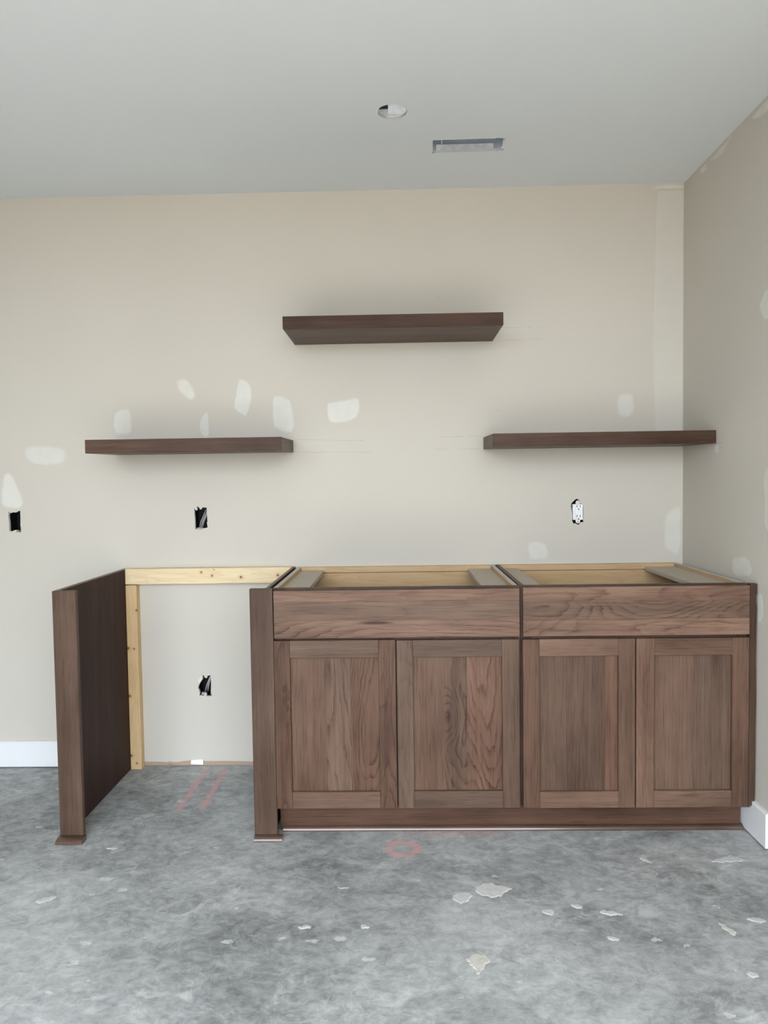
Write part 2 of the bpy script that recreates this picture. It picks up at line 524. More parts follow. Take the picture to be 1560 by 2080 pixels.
def skim(name, parent, pts, to3d, mat, inset=0.012, height=0.0008, jag=0.0, cover=1.0, rnd=None):
    """thin coat with feathered rim; fade runs 0 at the rim to 1 inside"""
    pts = smooth_loop(pts, 2)
    if jag:
        pts = [(u + rnd.uniform(-jag, jag), v + rnd.uniform(-jag, jag)) for u, v in pts]
    k = len(pts)
    area = sum(pts[i][0] * pts[(i + 1) % k][1] - pts[(i + 1) % k][0] * pts[i][1] for i in range(k)) / 2
    if area < 0:
        pts = pts[::-1]
    cx, cy = sum(p[0] for p in pts) / k, sum(p[1] for p in pts) / k
    inner = []
    us, vs = [p[0] for p in pts], [p[1] for p in pts]
    tall = (max(vs) - min(vs)) > 4 * (max(us) - min(us)) or (max(us) - min(us)) > 4 * (max(vs) - min(vs))
    for i in range(k):
        a, b = pts[i - 1], pts[(i + 1) % k]
        tx, ty = b[0] - a[0], b[1] - a[1]
        L = math.hypot(tx, ty) or 1.0
        p = pts[i]
        r = math.hypot(p[0] - cx, p[1] - cy)
        d = min(inset, r * 0.4)
        if tall:
            inner.append((p[0] - ty / L * d, p[1] + tx / L * d))
        else:
            inner.append((p[0] + (cx - p[0]) / r * d, p[1] + (cy - p[1]) / r * d))
    bm = bmesh.new()
    lay = bm.verts.layers.float.new('fade')
    A, B = [], []
    for p in pts:
        v = bm.verts.new(to3d(p[0], p[1], -0.0003))
        v[lay] = 0.0
        A.append(v)
    for p in inner:
        v = bm.verts.new(to3d(p[0], p[1], -height))
        v[lay] = 1.0
        B.append(v)
    for i in range(k):
        j = (i + 1) % k
        bm.faces.new((A[i], A[j], B[j], B[i]))
    loop = [Vector((p[0], p[1], 0)) for p in inner]
    for a, b, c in tessellate_polygon([loop]):
        try:
            bm.faces.new((B[a], B[b], B[c]))
        except ValueError:
            pass
    o = link(name, bm, mat, parent)
    o['cover'] = cover
    return o

def pixels_on_back(pts, sc, ox, oy):
    """trace of a hole measured on the back wall plane (y = 0)"""
    out = []
    for a, b in pts:
        px, py = ox + a / sc, oy + b / sc
        d = FWD + RIGHT * ((px - 780) / FPX) - UP * ((py - 1040) / FPX)
        t = -CAM_LOC.y / d.y
        q = CAM_LOC + d * t
        out.append((q.x, q.z))
    return out

rnd = random.Random(7)

# ------------------------------------------------------------------ room shell
HOLE1 = pixels_on_back([(165, 960), (200, 1000), (240, 980), (310, 985), (345, 965), (400, 945), (405, 1100), (405, 1250), (420, 1280), (415, 1375), (330, 1380), (320, 1330), (270, 1340), (250, 1360), (185, 1355), (180, 1200), (165, 1060)], 9.75, 0, 940)
HOLE2 = pixels_on_back([(535, 345), (600, 425), (632, 400), (622, 290), (690, 320), (720, 385), (765, 380), (785, 325), (845, 320), (860, 335), (930, 320), (935, 500), (945, 600), (958, 780), (940, 800), (962, 960), (800, 992), (770, 1020), (570, 1005), (560, 700), (545, 540)], 15.6, 360, 1010)
HOLE3 = pixels_on_back([(725, 372), (762, 375), (800, 468), (870, 475), (885, 400), (1000, 370), (1012, 560), (1018, 700), (1010, 950), (1045, 1060), (1030, 1108), (860, 1112), (850, 1000), (800, 985), (770, 1098), (598, 1088), (625, 1000), (600, 900), (562, 830), (572, 770), (620, 660), (690, 560), (720, 510)], 17.33, 370, 1350)
HOLE4 = pixels_on_back([(522, 400), (600, 318), (690, 235), (755, 232), (828, 290), (850, 385), (930, 420), (958, 560), (962, 790), (945, 985), (975, 1050), (850, 1062), (800, 1145), (720, 1120), (680, 1092), (605, 1102), (555, 1000), (562, 800), (540, 650), (512, 500)], 17.33, 1130, 1000)
back3d = lambda u, v, d: Vector((u, d, v))
right3d = lambda u, v, d: Vector((XR + d, u, v))
up3d = lambda u, v, d: Vector((u, v, H + d))
floor3d = lambda u, v, d: Vector((u, v, -d))

# ragged lower edge of the drywall in the knee space, plain elsewhere
low = [(XL, 0.02), (-1.14, 0.020), (-1.075, 0.0195), (-1.045, 0.018), (-1.035, 0.0175), (-1.028, 0.021), (-1.015, 0.0175), (-0.985, 0.0175), (-0.972, 0.021),
       (-0.938, 0.0235), (-0.932, 0.027), (-0.88, 0.027), (-0.872, 0.021), (-0.78, 0.0205), (-0.66, 0.018), (-0.45, 0.019), (XR, 0.02)]
wall_back = panel('wall_back', low + [(XR, H), (XL, H)], [HOLE1, HOLE2, HOLE3, HOLE4], back3d, 0.0127, [M['wall'], M['gypsum']])
wall_right = panel('wall_right', [(YB, 0), (0, 0), (0, H), (YB, H)], [], right3d, 0.11, [M['wall'], M['wall']])
FX0, FX1, FZ0, FZ1 = FRONT_OPEN
wall_front = panel('wall_front', [(XL, 0), (FX0, 0), (FX0, FZ1), (FX1, FZ1), (FX1, 0), (XR, 0), (XR, H), (XL, H)], [],
                   lambda u, v, d: Vector((u, YB - d, v)), 0.11, [M['wall'], M['wall']])
wall_left = panel('wall_left', [(YB, 0), (0, 0), (0, H), (YB, H)], [], lambda u, v, d: Vector((XL - d, u, v)), 0.11, [M['wall'], M['wall']])

LX, LY, LR = -0.0045, -0.622, 0.0495
lhole = []
for i in range(28):
    a = 2 * PI * i / 28
    r = LR * (1 + rnd.uniform(-0.04, 0.03))
    if i in (20, 21):
        r *= 0.93
    lhole.append((LX + math.cos(a) * r, LY + math.sin(a) * r))
vhole = [(0.140, -0.421), (0.18, -0.4225), (0.22, -0.4215), (0.27, -0.4225), (0.32, -0.4235), (0.365, -0.4225), (0.372, -0.427), (0.398, -0.4235), (0.404, -0.414), (0.396, -0.406),
         (0.399, -0.38), (0.3975, -0.36), (0.399, -0.343), (0.411, -0.339), (0.407, -0.331), (0.385, -0.327), (0.345, -0.3265), (0.30, -0.324), (0.25, -0.325), (0.20, -0.3235), (0.158, -0.322), (0.146, -0.317), (0.141, -0.325), (0.145, -0.34), (0.1425, -0.37)]
ceiling = panel('ceiling', [(XL, YB), (XR, YB), (XR, 0), (XL, 0)], [lhole, vhole], up3d, 0.010, [M['ceiling'], M['ceiling_edge']])
floor = panel('floor', [(XL, YB - 0.3), (XR + 0.12, YB - 0.3), (XR + 0.12, 0.02), (XL, 0.02)], [], floor3d, 0.1, [M['concrete'], M['concrete']])

# sole plate seen under the drywall, behind it
sp_ = box('sole_plate', wall_back, (XL, XR, 0.006, 0.05, 0.0, 0.038), M['plate'], 0.0005)

def baseboard(name, prof_axis, lim, mat):
    pass
b = prism('baseboard_left', None, [(0, 0.006), (0, 0.118), (-0.010, 0.118), (-0.015, 0.113), (-0.015, 0.006)], 'x', XL, -1.206, M['trim'])
b['kind'] = 'structure'
b = prism('baseboard_right', None, [(XR, 0.006), (XR, 0.124), (XR - 0.010, 0.124), (XR - 0.015, 0.119), (XR - 0.015, 0.006)], 'y', -0.722, -0.005, M['trim'])
b['kind'] = 'structure'

# ------------------------------------------------------------------ wall and ceiling patches, pencil lines
BACK_PATCHES = [
 ([(-0.9584, 1.69), (-0.9346, 1.7022), (-0.9069, 1.7018), (-0.8802, 1.6634), (-0.864, 1.6294), (-0.8711, 1.6021), (-0.8906, 1.5919), (-0.924, 1.622), (-0.9552, 1.652)], 0.016, 0.85),
 ([(-0.6834, 1.6957), (-0.6494, 1.6931), (-0.6226, 1.659), (-0.6221, 1.5832), (-0.6445, 1.5372), (-0.6513, 1.5204), (-0.687, 1.54), (-0.7142, 1.5636), (-0.702, 1.6267)], 0.012, 1.0),
 ([(-0.5405, 1.6218), (-0.5022, 1.6233), (-0.4601, 1.6057), (-0.44, 1.5485), (-0.439, 1.4958), (-0.4484, 1.4495), (-0.4994, 1.4546), (-0.5415, 1.4764), (-0.5486, 1.5398)], 0.014, 0.9),
 ([(-0.3121, 1.5843), (-0.2484, 1.5937), (-0.1571, 1.6111), (-0.1607, 1.5229), (-0.1863, 1.5086), (-0.229, 1.4861), (-0.2926, 1.4893), (-0.3089, 1.5253)], 0.012, 1.0),
 ([(-1.2299, 1.5616), (-1.1973, 1.5759), (-1.1543, 1.5773), (-1.1451, 1.5284), (-1.1404, 1.469), (-1.1797, 1.4484), (-1.2226, 1.4533), (-1.2405, 1.4981)], 0.014, 0.85),
 ([(-0.8515, 1.5342), (-0.8187, 1.5632), (-0.8134, 1.523), (-0.8112, 1.4383), (-0.8476, 1.4389), (-0.8633, 1.4921)], 0.010, 0.85),
 ([(-1.6313, 1.4235), (-1.5361, 1.4241), (-1.4329, 1.4119), (-1.4354, 1.3373), (-1.5182, 1.3193), (-1.6043, 1.3334), (-1.6334, 1.3659)], 0.02, 0.65),
 ([(-1.7182, 1.303), (-1.6877, 1.3068), (-1.6554, 1.2421), (-1.6315, 1.1838), (-1.6369, 1.156), (-1.6506, 1.1375), (-1.705, 1.1385), (-1.7412, 1.1574), (-1.738, 1.239)], 0.014, 0.85),
 ([(0.9394, 1.605), (0.9789, 1.6105), (1.0101, 1.6038), (1.0164, 1.5349), (0.9998, 1.4935), (0.9519, 1.4901), (0.9269, 1.5051), (0.9269, 1.5677)], 0.018, 0.75),
 ([(0.5479, 0.9734), (0.5901, 0.9814), (0.6323, 0.9723), (0.649, 0.9296), (0.6424, 0.885), (0.5579, 0.8839), (0.5434, 0.9309)], 0.02, 0.7),
 ([(1.098, 2.440), (1.104, 2.446), (1.19, 2.446), (1.2115, 2.446), (1.2122, 2.43), (1.2122, 1.6), (1.2122, 1.43), (1.2115, 1.425), (1.10, 1.425), (1.0950, 1.429), (1.0925, 1.5), (1.0826, 1.7209), (1.0863, 1.9274), (1.092, 2.2)], 0.004, 0.30),
 ([(1.1362, 1.0928), (1.1987, 1.1341), (1.210, 1.1023), (1.210, 0.8909), (1.1367, 0.9236), (1.128, 1.0084)], 0.018, 0.6),
 ([(1.07, 2.445), (1.10, 2.47), (1.21, 2.468), (1.21, 2.448), (1.11, 2.45)], 0.004, 0.6),
]
for pts, ins, cov in BACK_PATCHES:
    skim('spackle_patch', wall_back, pts, back3d, M['mud'], ins * 1.4, 0.0010, 0.0012, cov * 0.9, rnd)
RIGHT_PATCHES = [
 ([(-0.6565, 1.8506), (-0.6779, 1.8575), (-0.74, 1.80), (-0.6799, 1.7411), (-0.636, 1.7672), (-0.6193, 1.8118)], 0.012, 0.8),
 ([(-0.449, 0.9496), (-0.5289, 0.9686), (-0.5911, 0.9478), (-0.602, 0.8948), (-0.4945, 0.873), (-0.4347, 0.8936)], 0.016, 0.7),
 ([(-0.553, 2.455), (-0.6671, 2.466), (-0.70, 2.44), (-0.6679, 2.4228), (-0.6217, 2.4229), (-0.5797, 2.4393)], 0.010, 0.75),
 ([(-0.2354, 2.462), (-0.358, 2.464), (-0.4337, 2.468), (-0.3967, 2.4498), (-0.339, 2.4235), (-0.2779, 2.4365)], 0.010, 0.65),
 ([(-0.1469, 2.460), (-0.2181, 2.464), (-0.2186, 2.4313), (-0.1655, 2.4315)], 0.008, 0.7),
 ([(-0.2921, 1.3602), (-0.3415, 1.3669), (-0.334, 1.3264), (-0.3009, 1.3278)], 0.008, 0.7),
 ([(-0.6258, 0.8509), (-0.6644, 0.8487), (-0.6723, 0.7591), (-0.6278, 0.7333)], 0.010, 0.7),
 ([(-0.655, 1.27), (-0.74, 1.28), (-0.74, 1.03), (-0.668, 1.06), (-0.66, 1.16)], 0.012, 0.6),
]
for pts, ins, cov in RIGHT_PATCHES:
    skim('spackle_patch', wall_right, pts, right3d, M['mud'], ins, 0.0010, 0.0012, cov, rnd)

def pencil(a, b, w=0.0012):
    """faint hand drawn stroke on the back wall"""
    (x0, z0), (x1, z1) = a, b
    n = max(2, int(math.hypot(x1 - x0, z1 - z0) / 0.02))
    dx, dz = x1 - x0, z1 - z0
    L = math.hypot(dx, dz)
    nx, nz = -dz / L, dx / L
    bm = bmesh.new()
    prev = None
    for i in range(n + 1):
        t = i / n
        q = rnd.uniform(-0.0007, 0.0007)
        ww = w * rnd.uniform(0.25, 0.6)
        c = (x0 + dx * t + nx * q, z0 + dz * t + nz * q)
        cur = (bm.verts.new((c[0] + nx * ww, -0.0006, c[1] + nz * ww)), bm.verts.new((c[0] - nx * ww, -0.0006, c[1] - nz * ww)))
        if prev and rnd.random() > 0.10:
            bm.faces.new((prev[0], prev[1], cur[1], cur[0]))
        prev = cur
    return link('pencil_line', bm, M['pencil'], wall_back)

for a, b_ in [((0.4487, 1.8859), (0.6154, 1.8869)), ((0.417, 1.8326), (0.6152, 1.8372)), ((-0.4489, 1.4263), (-0.1454, 1.4173)),
              ((-0.4499, 1.3734), (-0.1144, 1.3662)), ((0.1574, 1.4284), (0.3614, 1.4283)), ((0.1537, 1.3755), (0.3609, 1.3737)), ((-1.2139, 1.3851), (-1.2151, 1.3468))]:
    pencil(a, b_, 0.0011)
for x, z, l in [(0.1783, 2.0174, 0.008), (0.3413, 2.0183, 0.012), (0.352, 2.0242, 0.014), (0.4252, 1.5343, 0.010), (0.5866, 1.5421, 0.007), (0.7925, 2.0464, 0.006)]:
    pencil((x, z), (x + l * rnd.uniform(0.2, 1), z + l * rnd.uniform(-0.6, 0.9)), 0.0022)
bm = bmesh.new()
add_box(bm, XR - 0.0006, XR, -0.365, -0.300, 1.3655, 1.3672)
link('pencil_line', bm, M['pencil'], wall_right)

# splashes of drywall mud dried on the slab
BLOBS = [
 ([(0.215, -0.940), (0.235, -0.912), (0.262, -0.902), (0.285, -0.918), (0.318, -0.925), (0.330, -0.940), (0.305, -0.950), (0.300, -0.968), (0.268, -0.985), (0.245, -0.975), (0.222, -0.968)], 'plaster'),
 ([(0.140, -0.975), (0.160, -0.958), (0.190, -0.952), (0.208, -0.965), (0.195, -0.990), (0.172, -1.014), (0.152, -1.005)], 'plaster'),
 ([(0.480, -1.020), (0.500, -1.012), (0.515, -1.022), (0.512, -1.040), (0.495, -1.035)], 'plaster'),
 ([(0.555, -1.045), (0.585, -1.043), (0.625, -1.062), (0.600, -1.070), (0.568, -1.066)], 'plaster'),
 ([(0.400, -1.036), (0.425, -1.040), (0.430, -1.060), (0.405, -1.066), (0.395, -1.052)], 'plaster'),
 ([(0.765, -0.762), (0.785, -0.765), (0.800, -0.790), (0.795, -0.800), (0.775, -0.785)], 'plaster'),
 ([(0.985, -0.788), (1.040, -0.765), (1.075, -0.745), (1.085, -0.765), (1.120, -0.785), (1.060, -0.790), (1.010, -0.795)], 'plaster'),
 ([(0.160, -1.245), (0.185, -1.225), (0.215, -1.238), (0.225, -1.255), (0.205, -1.272), (0.195, -1.290), (0.185, -1.310), (0.178, -1.285), (0.162, -1.268)], 'cream_plaster'),
 ([(0.868, -1.105), (0.880, -1.098), (0.895, -1.130), (0.905, -1.150), (0.890, -1.158), (0.875, -1.130)], 'cream_plaster'),
 ([(0.965, -1.075), (1.000, -1.080), (1.010, -1.100), (0.980, -1.104), (0.960, -1.090)], 'plaster'),
 ([(-1.020, -0.690), (-0.985, -0.686), (-0.975, -0.698), (-1.005, -0.706)], 'plaster'),
 ([(-1.105, -0.995), (-1.070, -0.968), (-1.045, -0.975), (-1.065, -1.000), (-1.095, -1.010)], 'plaster'),
 ([(-0.300, -1.118), (-0.270, -1.108), (-0.255, -1.122), (-0.285, -1.130)], 'plaster'),
 ([(-0.125, -1.115), (-0.105, -1.108), (-0.095, -1.122), (-0.115, -1.128)], 'plaster'),
 ([(-0.205, -0.93), (-0.185, -0.925), (-0.165, -0.932), (-0.185, -0.938)], 'plaster'),
 ([(0.545, -1.165), (0.565, -1.158), (0.580, -1.172), (0.560, -1.182)], 'plaster'),
 ([(0.850, -1.300), (0.872, -1.290), (0.880, -1.310), (0.860, -1.322)], 'plaster'),
]
def ragged(pts, step=0.006):
    out = []
    ph = [rnd.uniform(0, 6.3) for _ in range(4)]
    s = 0.0
    for i, p in enumerate(pts):
        q = pts[(i + 1) % len(pts)]
        L = math.hypot(q[0] - p[0], q[1] - p[1])
        k = max(1, int(L / step))
        nx, ny = (q[1] - p[1]) / (L or 1), -(q[0] - p[0]) / (L or 1)
        for j in range(k):
            t = j / k
            d = 0.0026 * math.sin((s + L * t) * 210 + ph[0]) + 0.0018 * math.sin((s + L * t) * 480 + ph[1]) + rnd.uniform(-0.0018, 0.0018)
            out.append((p[0] + (q[0] - p[0]) * t + nx * d, p[1] + (q[1] - p[1]) * t + ny * d))
        s += L
    return out
for pts, mt in BLOBS:
    jj = ragged(smooth_loop(pts, 1))
    skim('plaster_splash', floor, jj, floor3d, M[mt], 0.004, 0.0016, 0.0012, 1.0, rnd)

# ------------------------------------------------------------------ desk end panels with posts
YF = -0.636
def end_panel(label, xp0, xp1, px0, px1, sx0, sx1, sy, loc):
    t = thing('desk_end_panel', label, 'panel', loc, 'desk end panels')
    box('veneer_panel', t, (xp0, xp1, -0.617, -0.001, 0.0005, 0.876), M['veneer'], 0.0006, tone=1.0, red=0.0, fig=0.0)
    e = box('top_edge', t, (xp0, xp1, -0.617, -0.001, 0.8761, 0.8771), M['wood_y'], 0.0, tone=1.5, red=-0.3, fig=0.2)
    box('post', t, (px0, px1, YF, -0.617, 0.0005, 0.8775), M['wood_z'], 0.0014, tone=0.72, red=-0.1, fig=0.06)
    k = YF - sy
    prof = [(YF, 0.0005), (YF, 0.017)] + [(YF - k * math.sin(a), 0.0005 + 0.0165 * math.cos(a)) for a in [PI / 2 * i / 6 for i in range(1, 7)]]
    prism('shoe_moulding', t, prof, 'x', sx0, sx1, M['moulding'], tone=0.62, red=0.5, fig=0.0)
    return t
end_panel('dark brown freestanding end panel with wood post, left of the knee space', -1.205, -1.186, -1.2045, -1.1225, -1.206, -1.112, -0.673, (-1.195, -0.318, 0.0))
end_panel('dark brown end panel with wood post against the left cabinet', -0.466, -0.4535, -0.5185, -0.4392, -0.518, -0.419, -0.659, (-0.457, -0.318, 0.0))

# ------------------------------------------------------------------ raw pine framing on the wall
tag(box('ledger_board', None, (-1.1855, -0.4665, -0.038, -0.0005, 0.8118, 0.8795), M['beam'], 0.0015), 'pale pine ledger board fixed level on the wall over the knee space', 'board')
tag(box('wall_cleat', None, (-1.1855, -1.1375, -0.038, -0.0005, 0.0005, 0.8085), M['stud'], 0.0015), 'upright honey pine cleat under the left end of the ledger board', 'board')

# ------------------------------------------------------------------ cabinets
def door(cab, x0, x1, z0, z1, st_l, st_r, rail_b, rail_t, seams, tones):
    """shaker door: recessed glued-up panel in a frame of stiles and rails"""
    d = box('door', cab, (x0 + 0.012, x1 - 0.012, YF + 0.0147, YF + 0.0175, z0 + 0.012, z1 - 0.012), M['wood_z'], 0.0, tone=0.8)
    d['label'] = tones['label']
    T = tones
    box('stile', d, (x0, st_l, YF, YF + 0.019, z0, z1), M['wood_z'], 0.0012, **T['sl'])
    box('stile', d, (st_r, x1, YF, YF + 0.019, z0, z1), M['wood_z'], 0.0012, **T['sr'])
    box('rail', d, (st_l, st_r, YF + 0.0003, YF + 0.019, rail_t, z1), M['wood_x'], 0.0012, **T['rt'])
    box('rail', d, (st_l, st_r, YF + 0.0003, YF + 0.019, z0, rail_b), M['wood_x'], 0.0012, **T['rb'])
    xs = [st_l - 0.004] + seams + [st_r + 0.004]
    for i in range(len(xs) - 1):
        box('stave', d, (xs[i], xs[i + 1], YF + 0.012 + 0.0002 * (i % 2), YF + 0.0145, rail_b - 0.004, rail_t + 0.004), M['wood_z'], 0.0003, **T['st'][i])
    return d

def S(tone, red=0.0, fig=0.5, seed=None, knot=None):
    return dict(tone=tone, red=red, fig=fig, seed=seed, knot=knot)

def cabinet(label, x0, x1, fx0, fx1, drawer, doors, brace_l, brace_r, loc, dark_left):
    c = thing('base_cabinet', label, 'cabinet', loc, 'base cabinets')
    z0, zt = 0.105, 0.876
    box('side_panel', c, (x0, x0 + 0.016, -0.598, -0.002, z0, zt), M['wood_y'] if dark_left else M['ply_edge'], 0.0006, tone=0.7)
    box('side_panel', c, (x1 - 0.016, x1, -0.598, -0.002, z0, zt), M['ply_edge'], 0.0006)
    i0, i1 = x0 + 0.0162, x1 - 0.0162
    for a, bb in ((i0, i0 + 0.001), (i1 - 0.001, i1)):
        box('inner_lining', c, (a, bb, -0.598, -0.03, z0 + 0.02, zt - 0.0005), M['ply_tan_y'], 0.0)
    box('back_panel', c, (i0, i1, -0.012, -0.002, z0, zt - 0.022), M['ply_tan'], 0.0)
    box('back_rail', c, (i0, i1, -0.024, -0.002, zt - 0.024, zt), M['ply_tan'], 0.0006)
    box('hanging_rail', c, (i0, i1, -0.020, -0.012, zt - 0.11, zt - 0.027), M['ply_tan'], 0.0006)
    box('bottom_panel', c, (i0, i1, -0.598, -0.012, z0, z0 + 0.016), M['ply_tan'], 0.0006)
    box('shelf_board', c, (i0 + 0.001, i1 - 0.001, -0.45, -0.013, 0.46, 0.478), M['ply_tan'], 0.0006)
    box('corner_brace', c, (*brace_l, -0.597, -0.026, 0.846, 0.862), M['brace'], 0.0008)
    box('corner_brace', c, (*brace_r, -0.597, -0.026, 0.846, 0.862), M['brace'], 0.0008)
    # face frame
    box('frame_stile', c, (fx0, fx0 + 0.038, -0.617, -0.598, z0, zt), M['wood_z'], 0.0008, tone=0.55)
    box('frame_stile', c, (fx1 - 0.038, fx1, -0.617, -0.598, z0, zt), M['wood_z'], 0.0008, tone=0.55)
    box('frame_rail', c, (fx0 + 0.038, fx1 - 0.038, -0.617, -0.598, 0.838, zt), M['wood_x'], 0.0008, tone=0.62, red=-0.3)
    box('frame_rail', c, (fx0 + 0.038, fx1 - 0.038, -0.617, -0.598, 0.682, 0.720), M['wood_x'], 0.0008, tone=0.6)
    box('frame_rail', c, (fx0 + 0.038, fx1 - 0.038, -0.617, -0.598, z0, z0 + 0.038), M['wood_x'], 0.0008, tone=0.6)
    xm = (doors[0][1] + doors[1][0]) / 2
    box('frame_stile', c, (xm - 0.019, xm + 0.019, -0.617, -0.598, z0 + 0.038, 0.682), M['wood_z'], 0.0008, tone=0.5)  # centre stile added to darken the door gap, shade put into its tone
    # false drawer front of three glued staves
    dx0, dx1, dz0, dz1, zs, tn = drawer
    f = box('drawer_front', c, (dx0 + 0.004, dx1 - 0.004, -0.6205, -0.6175, dz0 + 0.004, dz1 - 0.004), M['wood_x'], 0.0, tone=0.8)
    zz = [dz0] + zs + [dz1]
    for i in range(len(zz) - 1):
        box('stave', f, (dx0, dx1, YF + 0.0002 * (i % 2), -0.6175, zz[i], zz[i + 1]), M['wood_x'], 0.0006, **tn[i])
    for d in doors:
        door(c, *d)
    return c

d1 = (-0.4385, -0.0195, 0.107, 0.6965, -0.3835, -0.0780, 0.1655, 0.6355, [-0.2634, -0.1763],
      dict(label='door with a reddish panel and dark stiles, far left', sl=S(0.86, 0.35, 0.6), sr=S(0.80, 0.30, 0.6), rt=S(0.92, -0.25, 0.1), rb=S(1.0, 0.0, 0.15),
           st=[S(0.98, 0.15, 0.05), S(1.02, -0.15, 0.8), S(0.98, 0.30, 0.8)]))
d2 = (-0.0150, 0.4045, 0.107, 0.6945, 0.0405, 0.3455, 0.1665, 0.6355, [0.1488, 0.2260],
      dict(label='door with a pale swirl figured stave in its panel', sl=S(0.90, -0.25, 0.3), sr=S(0.95, -0.10, 0.2), rt=S(0.90, -0.35, 0.1), rb=S(0.95, -0.25, 0.1),
           st=[S(1.0, 0.15, 0.1), S(1.16, -0.15, 0.9, None, (0.425, 0.165, 0.060, 0.17, 0.0)), S(1.05, 0.35, 1.0)]))
d3 = (0.4165, 0.7985, 0.1055, 0.6935, 0.4735, 0.7418, 0.1630, 0.6345, [0.5665, 0.6994],
      dict(label='door with a grey brown striped panel and light rails', sl=S(0.82, 0.35, 0.2), sr=S(0.98, 0.05, 0.1), rt=S(1.28, 0.0, 0.15), rb=S(1.20, 0.05, 0.15),
           st=[S(0.95, -0.1, 0.05), S(0.88, -0.05, 0.0), S(1.0, 0.35, 0.05)]))
d4 = (0.8025, 1.1835, 0.1055, 0.6930, 0.8635, 1.1270, 0.1645, 0.6340, [0.9995],
      dict(label='door with a smooth two stave panel, next to the right wall', sl=S(1.05, 0.15, 0.25), sr=S(0.95, 0.15, 0.1), rt=S(1.15, -0.05, 0.2), rb=S(1.12, 0.0, 0.2),
           st=[S(0.95, 0.0, 0.0), S(0.86, -0.15, 0.0)]))
cabinet('open topped brown base cabinet next to the post, left of the two cabinets', -0.4415, 0.4055, -0.4375, 0.4108,
        (-0.4360, 0.4065, 0.7045, 0.8695, [0.765, 0.830], [S(1.40, -0.08, 0.8, None, (-0.086, 0.7565, 0.020, 0.0, 0.95, 6.5)), S(1.20, -0.25, 0.25), S(1.40, -0.05, 0.35)]),
        [d1, d2], (-0.4243, -0.3275), (0.2920, 0.3878), (-0.018, -0.31, 0.0), False)
cabinet('open topped brown base cabinet beside the right wall', 0.4115, 1.1835, 0.4115, 1.1835,
        (0.4185, 1.1835, 0.7042, 0.8715, [0.760, 0.818], [S(1.45, -0.05, 0.7, None, (0.796, 0.838, 0.035, 0.13, 0.0)), S(1.22, -0.25, 0.9, None, (0.83, 0.825, 0.17, 0.26, 0.0)), S(1.45, -0.05, 0.6)]),
        [d3, d4], (0.4240, 0.5030), (1.0440, 1.1660), (0.795, -0.31, 0.0), True)

# filler strip scribed over the baseboard
o = prism('filler_strip', None, [(1.1845, 0.1055), (1.1905, 0.1055), (1.1905, 0.1105), (1.1965, 0.1105), (1.1965, 0.126), (1.2055, 0.126), (1.2075, 0.50), (1.2055, 0.62), (1.2075, 0.80), (1.2055, 0.81), (1.2055, 0.835), (1.2085, 0.845), (1.2085, 0.8765), (1.1845, 0.8765)], 'y', -0.6345, -0.6155, M['wood_z'], tone=0.55, red=0.15, fig=0.1)
tag(o, 'narrow dark brown filler strip between the right cabinet and the wall', 'filler strip')

# toe kick and its quarter round
tk = thing('toe_kick', 'long recessed brown toe kick board under both cabinets', 'toe kick', (0.377, -0.565, 0.0))
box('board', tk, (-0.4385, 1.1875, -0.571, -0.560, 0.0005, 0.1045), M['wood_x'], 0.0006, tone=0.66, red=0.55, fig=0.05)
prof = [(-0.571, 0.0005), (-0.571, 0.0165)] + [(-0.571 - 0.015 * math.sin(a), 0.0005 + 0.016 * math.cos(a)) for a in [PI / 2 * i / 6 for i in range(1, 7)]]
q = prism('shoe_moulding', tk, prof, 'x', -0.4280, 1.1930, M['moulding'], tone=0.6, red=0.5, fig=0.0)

# ------------------------------------------------------------------ floating shelves
def shelf(label, x0, x1, z0b, z1b, z0f, z1f, yf, tone, red, loc, ends=(1.0, 1.0)):
    t = thing('floating_shelf', label, 'shelf', loc, 'floating shelves')
    def slab(name, xa, xb, ya, yb, fa, fb, mat, **kw):
        """slab whose height follows the shelf's slight tilt; ya / yb run from the wall to the front"""
        b = base(t)
        bm = bmesh.new()
        def zz(y, f):
            k = y / yf
            lo, hi = z0b + (z0f - z0b) * k, z1b + (z1f - z1b) * k
            return lo + (hi - lo) * f
        v = [bm.verts.new(Vector((x, y, zz(y, f))) - b) for x in (xa, xb) for y in (ya, yb) for f in (fa, fb)]
        for q in ((0, 1, 3, 2), (4, 6, 7, 5), (0, 4, 5, 1), (2, 3, 7, 6), (0, 2, 6, 4), (1, 5, 7, 3)):
            bm.faces.new([v[i] for i in q])
        bmesh.ops.bevel(bm, geom=bm.edges[:], offset=0.0008, segments=1, affect='EDGES', profile=0.5)
        return props(link(name, bm, mat, t), **kw)
    e = 0.015
    slab('front_board', x0, x1, yf + 0.0185, yf, 0.0, 1.0, M['wood_x'], tone=tone, red=red, fig=0.15)
    slab('top_board', x0 + e, x1 - e, -0.0005, yf + 0.019, 0.72, 1.0, M['wood_x'], tone=0.8, red=-0.1, fig=0.1)
    slab('bottom_board', x0 + e, x1 - e, -0.0005, yf + 0.019, 0.0, 0.28, M['wood_x'], tone=0.85, red=-0.3, fig=0.0)
    slab('end_board', x0, x0 + e, -0.0005, yf + 0.019, 0.0, 1.0, M['wood_y'], tone=ends[0], red=-0.4, fig=0.0)  # both ends paler and greyer, grazing reflection put into their tone
    slab('end_board', x1 - e, x1, -0.0005, yf + 0.019, 0.0, 1.0, M['wood_y'], tone=ends[1], red=-0.4, fig=0.0)
    return t
shelf('brown box shelf alone at the top, under the ceiling vent', -0.437, 0.407, 1.830, 1.878, 1.830, 1.878, -0.314, 0.50, 0.55, (-0.015, -0.15, 1.83))
